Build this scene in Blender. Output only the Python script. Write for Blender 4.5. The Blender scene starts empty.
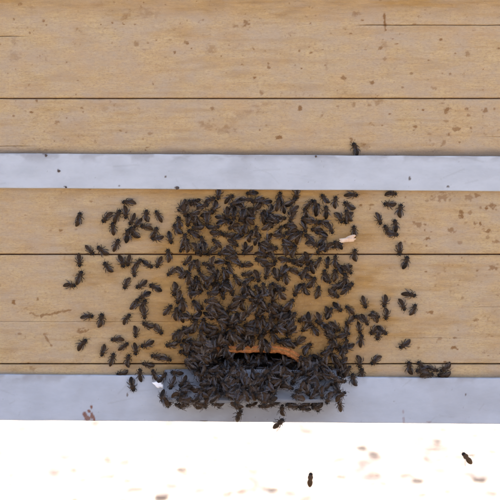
import bpy, bmesh, math, random
import numpy as np
from mathutils import Vector, Matrix

random.seed(7)
rng = np.random.default_rng(7)
R = math.radians
SC = bpy.context.scene
COL = SC.collection

# ------------------------------------------------------------------ camera, sky, sun, exposure
S = 0.0008            # metres on the hive front per pixel of the (500 px) photograph
DIST = 0.8
cd = bpy.data.cameras.new('camera')
cam = bpy.data.objects.new('camera', cd)
COL.objects.link(cam)
cam.location = (0, -DIST, 0)
cam.rotation_euler = (R(90), 0, 0)
cd.sensor_width = 36
cd.lens = 72
cd.clip_start = 0.05
cd.clip_end = 2000
cd.dof.use_dof = True
cd.dof.focus_distance = DIST - 0.004
cd.dof.aperture_fstop = 9.0
SC.camera = cam

SUN_EL, SUN_AZ = R(52), R(18)      # the sun stands behind the hive, a little to the right
w = bpy.data.worlds.new('World')
SC.world = w
w.use_nodes = True
nt = w.node_tree
sky = nt.nodes.new('ShaderNodeTexSky')
sky.sky_type = 'NISHITA'
sky.sun_disc = False
sky.sun_elevation = SUN_EL
sky.sun_rotation = SUN_AZ
sky.air_density = .55
sky.dust_density = 7.0
sky.ozone_density = .5
bgn = nt.nodes['Background']
bgn.inputs['Strength'].default_value = 0.15
nt.links.new(sky.outputs[0], bgn.inputs[0])

sd = bpy.data.lights.new('sun', 'SUN')
sd.energy = 2.0
sd.angle = R(0.5)
sd.color = (1.0, 0.94, 0.85)
sun = bpy.data.objects.new('sun', sd)
COL.objects.link(sun)
sdir = Vector((math.sin(SUN_AZ) * math.cos(SUN_EL), math.cos(SUN_AZ) * math.cos(SUN_EL), math.sin(SUN_EL)))
sun.rotation_euler = sdir.to_track_quat('Z', 'Y').to_euler()

SC.view_settings.view_transform = 'Standard'
SC.view_settings.look = 'None'
SC.view_settings.gamma = 1
SC.view_settings.exposure = 2.32
SC.cycles.transparent_max_bounces = 16


# ------------------------------------------------------------------ helpers
def P(px, py, y=0.0):
    """photograph pixel -> point at depth y"""
    f = (DIST + y) / DIST
    return Vector(((px - 250) * S * f, y, (250 - py) * S * f))


def tag(o, label=None, cat=None, group=None, kind=None):
    if label: o['label'] = label
    if cat: o['category'] = cat
    if group: o['group'] = group
    if kind: o['kind'] = kind
    return o


def link(name, me, parent=None):
    o = bpy.data.objects.new(name, me)
    COL.objects.link(o)
    if parent: o.parent = parent
    return o


def obj_bm(name, bm, mat, parent=None, smooth=False):
    bmesh.ops.recalc_face_normals(bm, faces=bm.faces)
    me = bpy.data.meshes.new(name)
    bm.to_mesh(me)
    bm.free()
    for m in (mat if isinstance(mat, (list, tuple)) else [mat]): me.materials.append(m)
    if smooth: me.shade_smooth()
    return link(name, me, parent)


def add_box(bm, lo, hi, bevel=0.0):
    r = bmesh.ops.create_cube(bm, size=1)
    vs = r['verts']
    for v in vs:
        v.co = Vector([lo[i] + (v.co[i] + .5) * (hi[i] - lo[i]) for i in range(3)])
    if bevel:
        es = list({e for v in vs for e in v.link_edges})
        bmesh.ops.bevel(bm, geom=es, offset=bevel, segments=2, affect='EDGES')


def box_obj(name, lo, hi, mat, parent, bevel=0.002):
    bm = bmesh.new()
    add_box(bm, lo, hi, bevel)
    return obj_bm(name, bm, mat, parent)


def vnoise(x, y, seed):
    """value noise on arrays, 0..1"""
    g = np.random.default_rng(seed).random((256, 256))
    xi = np.floor(x).astype(int); yi = np.floor(y).astype(int)
    fx = x - xi; fy = y - yi
    fx = fx * fx * (3 - 2 * fx); fy = fy * fy * (3 - 2 * fy)
    a = g[yi % 256, xi % 256]; b = g[yi % 256, (xi + 1) % 256]
    c = g[(yi + 1) % 256, xi % 256]; d = g[(yi + 1) % 256, (xi + 1) % 256]
    return (a * (1 - fx) + b * fx) * (1 - fy) + (c * (1 - fx) + d * fx) * fy


def fbm(x, y, seed, o=4):
    s = 0; a = .5; t = 0
    for k in range(o):
        s = s + a * vnoise(x * 2 ** k, y * 2 ** k, seed + k); t += a; a *= .5
    return s / t


def sstep(a, b, x):
    t = np.clip((x - a) / (b - a), 0, 1)
    return t * t * (3 - 2 * t)


# ------------------------------------------------------------------ materials
def newmat(name):
    m = bpy.data.materials.new(name)
    m.use_nodes = True
    n = m.node_tree.nodes
    return m, n, m.node_tree.links, n['Principled BSDF']


def N(n, t, **kw):
    x = n.new(t)
    for k, v in kw.items(): setattr(x, k, v)
    return x


def mixc(n, l, fac, a, b):
    x = N(n, 'ShaderNodeMix', data_type='RGBA')
    for s, v in ((x.inputs[0], fac), (x.inputs[6], a), (x.inputs[7], b)):
        if hasattr(v, 'links'): l.new(v, s)
        elif isinstance(v, (int, float)): s.default_value = v
        else: s.default_value = (*v, 1)
    return x.outputs[2]


def math_(n, l, op, a, b=0.0, clamp=False):
    x = N(n, 'ShaderNodeMath', operation=op, use_clamp=clamp)
    for s, v in ((x.inputs[0], a), (x.inputs[1], b)):
        if hasattr(v, 'links'): l.new(v, s)
        else: s.default_value = v
    return x.outputs[0]


def noise(n, l, scale, detail=4, vec=None, rough=.6, sc3=None, loc=None):
    t = N(n, 'ShaderNodeTexNoise')
    t.inputs['Scale'].default_value = scale
    t.inputs['Detail'].default_value = detail
    t.inputs['Roughness'].default_value = rough
    if vec is not None:
        if sc3:
            mp = N(n, 'ShaderNodeMapping')
            mp.inputs['Scale'].default_value = sc3
            if loc: mp.inputs['Location'].default_value = loc
            l.new(vec, mp.inputs[0]); vec = mp.outputs[0]
        l.new(vec, t.inputs['Vector'])
    return t.outputs['Fac']


def ramp(n, l, fac, lo, hi):
    x = N(n, 'ShaderNodeMapRange')
    l.new(fac, x.inputs[0])
    x.inputs[1].default_value = lo; x.inputs[2].default_value = hi
    return x.outputs[0]


def bump(n, l, h, bs, strength, dist):
    b = N(n, 'ShaderNodeBump')
    b.inputs['Strength'].default_value = strength
    b.inputs['Distance'].default_value = dist
    l.new(h, b.inputs['Height'])
    l.new(b.outputs[0], bs.inputs['Normal'])


def mat_wood(name, light=(.60, .452, .238), dark=(.46, .33, .16), stained_shaded=True):
    m, n, l, bs = newmat(name)
    geo = N(n, 'ShaderNodeTexCoord').outputs['Object']
    g1 = noise(n, l, 1, 6, geo, .7, (50, 40, 300))
    g2 = noise(n, l, 1, 5, geo, .65, (130, 40, 2000))
    g3 = noise(n, l, 1, 4, geo, .6, (14, 14, 30))
    g4 = noise(n, l, 1, 3, geo, .6, (300, 300, 900))
    c = mixc(n, l, ramp(n, l, g1, .34, .68), light, dark)
    c = mixc(n, l, math_(n, l, 'MULTIPLY', ramp(n, l, g2, .50, .72), .62), c, tuple(v * .7 for v in dark))
    c = mixc(n, l, math_(n, l, 'MULTIPLY', ramp(n, l, g3, .42, .72), .35), c, (.50, .31, .15))
    c = mixc(n, l, math_(n, l, 'MULTIPLY', ramp(n, l, g4, .50, .75), .35), c, (.58, .45, .33))
    g5 = noise(n, l, 1, 4, geo, .7, (420, 300, 900), (5, 2, 7))
    c = mixc(n, l, math_(n, l, 'MULTIPLY', ramp(n, l, g5, .50, .66), .6), c, (.31, .20, .115))
    g6 = noise(n, l, 1, 5, geo, .65, (34, 20, 55), (1, 9, 4))
    c = mixc(n, l, math_(n, l, 'MULTIPLY', ramp(n, l, g6, .40, .62), .7), c, (.44, .35, .25))
    g7 = noise(n, l, 1, 6, geo, .7, (26, 20, 48), (8, 3, 1))
    c = mixc(n, l, math_(n, l, 'MULTIPLY', ramp(n, l, g7, .50, .70), .5), c, (.50, .325, .155))
    if stained_shaded:
        at = N(n, 'ShaderNodeAttribute', attribute_name='stain_shade')
        sp = N(n, 'ShaderNodeSeparateColor')
        l.new(at.outputs['Color'], sp.inputs[0])
        gold = mixc(n, l, ramp(n, l, g1, .3, .75), (.48, .28, .08), (.25, .135, .038))
        c = mixc(n, l, sp.outputs[0], c, gold)
        c = mixc(n, l, sp.outputs[1], c, (.21, .095, .022))
        c = mixc(n, l, sp.outputs[2], c, (.13, .105, .085))  # grey of the shade painted above the strips
    l.new(c, bs.inputs['Base Color'])
    bs.inputs['Roughness'].default_value = .72
    bs.inputs['Specular IOR Level'].default_value = .3
    g8 = noise(n, l, 1, 3, geo, .6, (260, 100, 4200), (2, 6, 3))
    c = mixc(n, l, math_(n, l, 'MULTIPLY', ramp(n, l, g8, .53, .72), .65), c, (.33, .22, .13))
    g9 = noise(n, l, 1, 2, geo, .5, (1500, 100, 1500), (7, 6, 1))
    c = mixc(n, l, math_(n, l, 'MULTIPLY', ramp(n, l, g9, .64, .72), .6), c, (.26, .165, .085))
    c = mixc(n, l, math_(n, l, 'MULTIPLY', ramp(n, l, g9, .34, .27), .5), c, (.74, .62, .47))
    l.new(c, bs.inputs['Base Color'])
    h = math_(n, l, 'ADD', g2, math_(n, l, 'ADD', math_(n, l, 'MULTIPLY', g4, .5), math_(n, l, 'MULTIPLY', g8, .5)))
    bump(n, l, h, bs, .6, .0008)
    return m


def mat_metal(name, base=(.49, .525, .575), rough=.45):
    m, n, l, bs = newmat(name)
    geo = N(n, 'ShaderNodeTexCoord').outputs['Object']
    a = noise(n, l, 1, 5, geo, .65, (25, 25, 60))
    b = noise(n, l, 1, 6, geo, .7, (160, 160, 200))
    d = noise(n, l, 1, 3, geo, .6, (900, 900, 900))
    c = mixc(n, l, ramp(n, l, a, .4, .68), base, tuple(v * .86 for v in base))
    c = mixc(n, l, math_(n, l, 'MULTIPLY', ramp(n, l, b, .55, .8), .3), c, (.36, .37, .40))
    c = mixc(n, l, math_(n, l, 'MULTIPLY', ramp(n, l, d, .66, .8), .3), c, (.6, .6, .64))
    at = N(n, 'ShaderNodeAttribute', attribute_name='stain_shade')
    sp = N(n, 'ShaderNodeSeparateColor')
    l.new(at.outputs['Color'], sp.inputs[0])
    c = mixc(n, l, sp.outputs[0], c, (.17, .055, .025))
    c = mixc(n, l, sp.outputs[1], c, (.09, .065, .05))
    c = mixc(n, l, sp.outputs[2], c, (.25, .25, .26))
    l.new(c, bs.inputs['Base Color'])
    bs.inputs['Metallic'].default_value = .0
    bs.inputs['Roughness'].default_value = rough
    bs.inputs['Specular IOR Level'].default_value = .4
    bump(n, l, math_(n, l, 'ADD', a, math_(n, l, 'MULTIPLY', b, .25)), bs, .25, .0012)
    return m


def mat_plain(name, a, b, scale, rough=.7, spec=.3, bmp=0.0):
    m, n, l, bs = newmat(name)
    geo = N(n, 'ShaderNodeTexCoord').outputs['Object']
    f = noise(n, l, scale, 5, geo)
    l.new(mixc(n, l, ramp(n, l, f, .35, .68), a, b), bs.inputs['Base Color'])
    bs.inputs['Roughness'].default_value = rough
    bs.inputs['Specular IOR Level'].default_value = spec
    if bmp: bump(n, l, f, bs, .6, bmp)
    return m


def mat_bee(name='bee_body', k=1.0):
    m, n, l, bs = newmat(name)
    at = N(n, 'ShaderNodeAttribute', attribute_name='along')
    t = at.outputs['Fac']
    oi = N(n, 'ShaderNodeNewGeometry').outputs['Random Per Island']
    geo = N(n, 'ShaderNodeTexCoord').outputs['Object']
    # abdomen: dark plates with a thin paler band of hair at each seam
    ph = math_(n, l, 'FRACT', math_(n, l, 'MULTIPLY', t, 11.5))
    band = ramp(n, l, ph, .62, .95)
    isab = ramp(n, l, t, .01, -.02)
    kk = lambda *c: tuple(min(1, v * k) for v in c)
    dark = mixc(n, l, oi, kk(.0036, .0025, .0018), kk(.023, .0115, .0045))
    pale = mixc(n, l, oi, kk(.036, .023, .013), kk(.16, .083, .028))
    ab = mixc(n, l, math_(n, l, 'MULTIPLY', band, .75), dark, pale)
    fz = noise(n, l, 2600, 3, geo)
    th = mixc(n, l, ramp(n, l, fz, .35, .7), kk(.007, .0044, .0027), kk(.062, .034, .015))
    c = mixc(n, l, isab, th, ab)
    hd = ramp(n, l, t, .33, .36)
    c = mixc(n, l, hd, c, (.010, .0075, .006))
    lg = N(n, 'ShaderNodeAttribute', attribute_name='limb').outputs['Fac']
    c = mixc(n, l, lg, c, (.010, .0055, .0035))
    l.new(c, bs.inputs['Base Color'])
    bs.inputs['Roughness'].default_value = .45
    bs.inputs['Specular IOR Level'].default_value = .2
    bump(n, l, math_(n, l, 'ADD', math_(n, l, 'MULTIPLY', ph, isab), math_(n, l, 'MULTIPLY', fz, .5)), bs, .6, .0003)
    return m


def mat_wing():
    m, n, l, bs = newmat('bee_wing')
    uv = N(n, 'ShaderNodeUVMap').outputs[0]
    v = N(n, 'ShaderNodeTexVoronoi', feature='DISTANCE_TO_EDGE')
    mp = N(n, 'ShaderNodeMapping')
    mp.inputs['Scale'].default_value = (3.0, 2.2, 1)
    l.new(uv, mp.inputs[0]); l.new(mp.outputs[0], v.inputs['Vector'])
    v.inputs['Scale'].default_value = 1.6
    vein = ramp(n, l, v.outputs[0], .10, .03)
    l.new(mixc(n, l, vein, (.115, .088, .080), (.02, .012, .008)), bs.inputs['Base Color'])
    oi = N(n, 'ShaderNodeNewGeometry').outputs['Random Per Island']
    a = math_(n, l, 'ADD', math_(n, l, 'MULTIPLY', vein, .28), math_(n, l, 'ADD', math_(n, l, 'MULTIPLY', oi, .34), .08), True)
    l.new(a, bs.inputs['Alpha'])
    bs.inputs['Roughness'].default_value = .24
    bs.inputs['Specular IOR Level'].default_value = .8
    return m


def mat_ground():
    m, n, l, bs = newmat('pale_gravel')
    geo = N(n, 'ShaderNodeTexCoord').outputs['Object']
    a = noise(n, l, 1, 6, geo, .65, (13, 4.5, 1))
    b = noise(n, l, 1, 5, geo, .7, (22, 14, 1), (3.3, 1.7, 0))
    d = noise(n, l, 1, 4, geo, .6, (120, 120, 1))
    c = mixc(n, l, ramp(n, l, d, .35, .7), (.35, .30, .245), (.28, .24, .195))
    c = mixc(n, l, math_(n, l, 'MULTIPLY', ramp(n, l, a, .47, .60), 1.0), c, (.125, .112, .106))
    c = mixc(n, l, math_(n, l, 'MULTIPLY', ramp(n, l, b, .53, .68), .85), c, (.07, .046, .038))
    l.new(c, bs.inputs['Base Color'])
    bs.inputs['Roughness'].default_value = .9
    bump(n, l, d, bs, .5, .004)
    return m


M_WOOD = mat_wood('hive_wood')
M_WOODP = mat_wood('hive_wood_plain', stained_shaded=False)
M_METAL = mat_metal('painted_metal', (.475, .515, .55))
M_METALB = mat_metal('painted_metal_grey', (.41, .455, .515))
M_PLATE = mat_metal('plate_metal', (.36, .375, .395), .35)
M_RIM = mat_plain('fresh_cut_wood', (.60, .25, .085), (.30, .10, .03), 520, .75, .2, .0009)
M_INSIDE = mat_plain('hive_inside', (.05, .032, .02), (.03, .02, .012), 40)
M_TONGUE = mat_plain('dark_joint_wood', (.14, .065, .03), (.08, .038, .018), 300)
M_BEE = mat_bee()
M_BEEB = mat_bee('brown_bee_body', 2.6)
M_WING = mat_wing()
M_FUR = mat_plain('bee_hair', (.15, .095, .048), (.05, .032, .018), 900, .8, .2)
M_CREAM = mat_plain('pale_cream', (.80, .66, .50), (.62, .40, .25), 220, .5, .4, .0004)
M_WHITE = mat_plain('plain_white', (.95, .94, .92), (.92, .91, .89), 200, .45)
M_DIRT = mat_plain('dark_dirt', (.07, .055, .05), (.12, .09, .07), 500)
M_GROUND = mat_ground()
M_LEAF = mat_plain('dead_leaf', (.040, .016, .010), (.025, .011, .008), 60)
M_STRAW = mat_plain('straw', (.12, .075, .055), (.08, .048, .036), 40)
M_ROOF = mat_plain('roof_sheet', (.45, .46, .48), (.38, .39, .42), 8, .45)

# ------------------------------------------------------------------ ground
GZ = -0.56
bm = bmesh.new()
bmesh.ops.create_grid(bm, x_segments=60, y_segments=60, size=1)
for v in bm.verts:
    x, y = v.co.x, v.co.y
    v.co.x = math.copysign(abs(x) ** 4, x) * 600 + x * 2.5
    v.co.y = math.copysign(abs(y) ** 4, y) * 600 + y * 2.5 + 1.2
    v.co.z = GZ
ground = tag(obj_bm('ground', bm, M_GROUND), 'sunlit pale gravel ground below and behind the hive', 'ground', None, 'structure')


def ground_at(px, py):
    t = -GZ / ((py - 250) * S)          # how far along the ray that leaves the camera
    return Vector(((px - 250) * S * t, -DIST + DIST * t, GZ))


def leaf_bm(bm, c, L, W, ang, lift=.004, curl=.3):
    n = 7
    rows = []
    ca, sa = math.cos(ang), math.sin(ang)
    for i in range(n):
        u = i / (n - 1)
        hw = W * .5 * max(.04, math.sin(math.pi * u) ** .8) * (1 + .3 * math.sin(9 * u + c.x * 50))
        r = []
        for s in (-1, 0, 1):
            lx = (u - .5) * L; ly = s * hw
            z = lift + curl * W * (abs(s) * .5) + curl * L * .25 * (u - .5) ** 2 * 4 * .5
            r.append(bm.verts.new((c.x + lx * ca - ly * sa, c.y + lx * sa + ly * ca, c.z + z)))
        rows.append(r)
    for a, b in zip(rows, rows[1:]):
        for k in range(2): bm.faces.new((a[k], a[k + 1], b[k + 1], b[k]))


# loose leaves that can be picked out on the ground beyond the hive
leaves = [
    (182, 471, .034, .020, .1, 'small rust brown dead leaf alone on pale ground, below left end of landing plate'),
    (479, 481, .036, .022, 0, 'rust brown dead leaf on pale ground at the far lower right'),
    (418, 482, .034, .018, -.5, 'brown curled dead leaf on pale ground, left of the rightmost leaf'),
    (362, 449, .034, .022, -.7, 'faint brown dead leaf at upper end of a trail of litter on ground'),
    (374, 456, .040, .018, -.6, 'pale brown dead leaf at lower end of a trail of litter on ground'),
    (438, 443, .028, .016, .6, 'small faint brown leaf on ground just under right part of lower strip'),
    (341, 478, .034, .014, -.4, 'slim brown dead leaf on ground, right of the lower flying bee'),
    (274, 491, .026, .016, .1, 'small brown dead leaf at bottom edge of ground, left of lower flying bee'),
    (162, 499, .036, .022, .1, 'tan dead leaf cut by bottom edge of the photograph'),
]
for px, py, L, W, a, lab in leaves:
    c = ground_at(px, py)
    bm = bmesh.new()
    leaf_bm(bm, Vector((0, 0, 0)), L * .95, W * 1.7, a, .002)
    o = obj_bm('dead_leaf', bm, M_LEAF, None, True)
    sol = o.modifiers.new('thick', 'SOLIDIFY'); sol.thickness = .0006
    o.location = c
    tag(o, lab, 'leaf', 'dead leaves on the pale ground')
bm = bmesh.new()
for k in range(4200):
    c = Vector((random.uniform(-1.6, 1.8), random.uniform(-.6, 3.2), GZ))
    dens = .25 + .75 * sstep(-.5, .9, c.x) * (.3 + .7 * math.sin(c.x * 5 + c.y * 7) ** 2)
    if random.random() > dens: continue
    leaf_bm(bm, c, random.uniform(.014, .045), random.uniform(.012, .04), random.gauss(0, .5), .001, .12)
tag(obj_bm('ground_litter', bm, M_STRAW, None, True), 'scattered faint straw and leaf crumbs on the pale ground', 'litter', None, 'stuff')

# ------------------------------------------------------------------ the hive
hive = bpy.data.objects.new('beehive', None)
COL.objects.link(hive)
hive.location = (0, 0, 0)
tag(hive, 'weathered wooden beehive front with two grey metal strips and arched entrance', 'beehive')

HX = .44                                  # half width of the hive
XS = np.concatenate([np.linspace(-HX, -.24, 40)[:-1], np.arange(-.24, .24001, .00055), np.linspace(.24, HX, 40)[1:]])
PXS = XS / S + 250

SPOTS = [(31.6,7.5,4,2),(21,4,3,1.5),(43,21,2.2,1.6),(14,41,2.5,4),(15,56,7,4),(8,73,2,2),(136,44,2.6,2.4),(148,13,10,5),(126,17,5,3),
 (98,5,7,2.5),(82,109,2,3),(104,109,4,3),(57,122,2.2,2.2),(62,109,1.6,1.2),(150,133,3,1.5),(148,147,2,1.2),(153,83,1.2,3),
 (203,20,2.2,1.3),(246,24,3,3),(236,26,4,1.5),(280,15,6,2),(310,23,1.4,1.4),(331,33,1.4,1.2),(186,42,1.6,1.4),(175,52,1.6,1.3),(170,40,2,1.2),(211,50,4,4),
 (253.5,48.6,2,1.8),(265,51,1.8,1.5),(269,67,1.5,1.3),(254.6,77.7,2,2),(226,73,1.2,1),(242,65,1.6,1),(326.6,67,1.3,4.5),(262,92,3,2.5),(311,53,1.6,1.2),(318,50,4,1.2),
 (212,108,2.2,1.8),(300,108,2,2.2),(322,115,2.6,2.2),(203,124,4,3),(210,127,6,3),(221,131,5,3.5),(226,128,4,4),(233,120,6,3),(240,115,6,3),(250,111.5,6,2),(257,106,5,1.5),(266,104,6,1.6),
 (279,137,3,2),(384.4,16,1.4,4),(385,26,1.5,4),(355.5,13.6,4,2.5),(384,44,4,3),(381,48,2,2),(384.4,59.5,1.8,1.5),(411,73,1.8,1.5),(372.5,82,2.2,2),(434.4,88,3.4,2),(402,87,1.3,1),
 (441,40,2.4,1.5),(467,54,3.5,3),(343.6,78,3,2.5),(354,104,2,4),(369,105,2.2,1.6),(379,101,4,2),(377,104,2,2),(443,102,2,1.3),(447,110.5,3,2.6),(445.6,121,2,1.4),(456.5,128.6,3.6,1.8),
 (447,134,2.2,2.2),(444,143,2.4,2.2),(485,110,3,2),(468,108,3,1.2),(469,115,2,1.2),(415,127,2.2,1.4),(428.6,134,2.4,1.4),(364,146,5,3),(352,140,3,2),
 (470,197,4,2.8),(476,195.5,4,2),(461,213,2.6,5),(470,212,2.2,2.4),(492,206,5,3),(486,209,2,2),(481,208,1.3,1.2),(441.5,197,10,4),(427,201,2.4,1.3),(417,224,4.5,3),(425,224,3,2.2),
 (432,215,1.4,1),(452,230,4.5,3),(428,238.5,3.4,1.5),(465,223,2.2,1.8),(474,224,2,2.6),(479,224,2.2,2.2),(484,229,2,1.6),(488,231,2.4,1.8),(488,237,1.6,2.2),(496,241,3,2.4),
 (411.6,243,1.4,1.2),(460,242,2.4,2),(372.6,205,2.4,1.2),(360,205,2,1),(405,241,1.6,1.4),(38,299,1.6,2.2),(14,302,1.6,2),(19.5,334,1.6,1.4),(82,331,5,3),(32.5,369,3,2.2),(105,292,1.2,3),
 (430,312,3.4,1.8),(462,298,1.8,1.4),(475,320,3.8,1.4),(454.5,348,3.4,1.8),(440,339,2,1.6),(495,268,5,2.6),(445,362,2,1),(91,201,1.6,1.2),(60,230,2,1),(25,215,1.6,1),(418,347,1.6,1)]
LINES = [(41,316,71,310,1.4,.75),(31,313,38,316,1.3,.6),(44,334,51,345,1.2,.7),(384,14,385.5,30,1.0,.9)]
r2 = random.Random(5)
for k in range(420):
    x = r2.uniform(0, 500); y = r2.uniform(0, 372)
    keep = .45 + .4 * (x > 380) + .3 * (y < 60) - .3 * (x < 120 and y > 190)
    if r2.random() < keep: SPOTS.append((x, y, r2.uniform(.6, 1.5), r2.uniform(.5, 1.05)))


def paint_wood(zs):
    """painted colours (propolis, brown droplets, grey shade above the strips) on the board's own grid"""
    pys = 250 - zs / S
    X, Y = np.meshgrid(PXS, pys)
    n1 = fbm(X / 26, Y / 14, 11); n2 = .5 * fbm(X / 5, Y / 3.4, 31) + .5 * fbm(X / 1.7, Y / 1.5, 33, 3); n3 = fbm(X / 60, Y / 5, 51); n4 = fbm(X / 2.6, Y / 2.0, 37, 3)
    prop = np.exp(-(((X - 252) / 122) ** 2 + ((Y - 290) / 104) ** 2) ** 1.4) * (.65 + 1.0 * n1)
    prop += .35 * sstep(.48, .72, n1) * np.exp(-((X - 260) / 190) ** 2) * sstep(185, 250, Y)
    prop += sstep(24 + 8 * (n3 - .5), 2, Y + 10 * (n3 - .5)) * (.25 + .55 * n3)
    prop += .65 * sstep(203, 191, Y + 6 * (n2 - .5)) * (Y > 180) * (.3 + n1) * np.exp(-((X - 240) / 170) ** 2)
    prop += .22 * sstep(.56, .75, n3) + .15 * sstep(.6, .8, n1)
    ent = np.exp(-(((X - 256) / 98) ** 2 + ((Y - 342) / 52) ** 2) ** 1.5) * (Y < 374)
    prop += .7 * ent
    A = np.zeros((*X.shape, 4), np.float32)
    A[..., 3] = 1
    A[..., 0] = np.clip(prop, 0, .92)
    br = .5 * sstep(.62, .78, n2) * sstep(.45, .65, n1)
    for i, (cx, cy, rx, ry) in enumerate(SPOTS):
        j0, j1 = np.searchsorted(PXS, (cx - 2.2 * rx, cx + 2.2 * rx))
        k = np.where(np.abs(pys - cy) < 2.2 * ry)[0]
        if len(k) == 0: continue
        sl = (slice(k[0], k[-1] + 1), slice(j0, j1))
        d = np.hypot((X[sl] - cx) / rx, (Y[sl] - cy) / ry) + 1.2 * (n2[sl] - .5) + 2.6 * (n4[sl] - .5)
        st = (.45 + .5 * ((i * 37) % 11) / 11) * (.7 if max(rx, ry) > 5 else 1)
        soft = max(rx, ry) > 3.6 and cy < 150
        br[sl] = np.maximum(br[sl], (.8 * st * sstep(1.5, .1, d) * (.35 + 1.1 * n4[sl])) if soft else st * sstep(1.12, .5, d))
    for x0, y0, x1, y1, wd, st in LINES:
        t = np.clip(((X - x0) * (x1 - x0) + (Y - y0) * (y1 - y0)) / ((x1 - x0) ** 2 + (y1 - y0) ** 2), 0, 1)
        d = np.hypot(X - x0 - t * (x1 - x0), Y - y0 - t * (y1 - y0)) / wd + 1.0 * (n2 - .5) + 2.4 * (n4 - .5)
        br = np.maximum(br, st * sstep(1.1, .4, d))
    A[..., 1] = np.clip(br + ent * (.30 + .5 * sstep(.4, .7, n2)), 0, .9)
    strip_shade = .85 * sstep(146, 156, Y + 5 * (n1 - .5)) * (Y < 165) + .35 * sstep(370, 376, Y + 4 * (n1 - .5)) * (Y > 360)  # shade beside the proud strips, painted into the board colour
    A[..., 2] = np.clip(strip_shade, 0, .7)
    return A


RUST = [(86,414,3,3),(89,417,3.5,3),(93,415,2.5,4),(95,418,1.5,2.5),(92.5,406,1.6,2.6),(90,410,2,2),(87,418,2,2),(402.5,411,1.3,3),(403,419,1.6,4),(428,421,3,1)]
MARKS = [(59,171,1.3,2.2),(66,187,1.6,1),(177,188,2.2,1.3),(46,154,3,1.5),(409,179,1.6,2.6),(464.5,394,.8,1.6),(120,186,.9,.9),(166,177,1.2,1.2),(447,187,1.6,1.2),(128,394,.8,2),(205,420,4,.7)]


def paint_metal(zs, tilt):
    pys = 250 - zs / S
    X, Y = np.meshgrid(PXS, pys)
    Y = Y + tilt * (X - 250)
    n1 = fbm(X / 18, Y / 10, 71); n2 = fbm(X / 2.2, Y / 2.2, 81, 3); n3 = fbm(X / 40, Y / 40, 91)
    A = np.zeros((*X.shape, 4), np.float32); A[..., 3] = 1
    for ch, L in ((0, RUST), (1, MARKS)):
        for cx, cy, rx, ry in L:
            d = np.hypot((X - cx) / rx, (Y - cy) / ry) + 1.0 * (n2 - .5)
            A[..., ch] = np.maximum(A[..., ch], (.95 if cx < 200 or ch else .35) * sstep(1.1, .6, d))
    # scratches
    q = random.Random(3)
    for k in range(26):
        x0 = q.uniform(0, 500); y0 = q.choice([q.uniform(158, 188), q.uniform(378, 418)])
        x1 = x0 + q.uniform(-30, 30); y1 = y0 + q.uniform(-9, 9)
        t = np.clip(((X - x0) * (x1 - x0) + (Y - y0) * (y1 - y0)) / ((x1 - x0) ** 2 + (y1 - y0) ** 2 + 1e-6), 0, 1)
        d = np.hypot(X - x0 - t * (x1 - x0), Y - y0 - t * (y1 - y0)) + 1.2 * (n1 - .5)
        A[..., 2] = np.maximum(A[..., 2], .18 * sstep(1.1, .2, d))
    edge = sstep(166, 157, Y + 14 * (n1 - .5)) * (Y < 200) + sstep(386, 377, Y + 14 * (n1 - .5)) * (Y > 300)
    A[..., 2] = np.clip(A[..., 2] + .55 * edge * sstep(.38, .6, n1) + .2 * sstep(.5, .72, n3), 0, .75)
    A[..., 1] = np.clip(A[..., 1] + .35 * sstep(.80, .9, n2) * sstep(.5, .6, n1), 0, .9)
    # shade under the landing plate, painted brown onto the strip
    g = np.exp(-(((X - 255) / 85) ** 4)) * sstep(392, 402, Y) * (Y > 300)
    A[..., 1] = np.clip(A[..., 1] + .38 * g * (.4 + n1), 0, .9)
    return A


# hole of the entrance: inner outline (pixels)
def arch_top(x, half, top, drop):
    d = np.abs(x - 250)
    return top + drop * np.clip((d - .42 * half) / (.58 * half), 0, 1) ** 2.2


def in_hole(X, Y):
    return (np.abs(X - 250) < 54) & (Y > arch_top(X, 54, 349.5, 13)) & (Y < 377)


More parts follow.
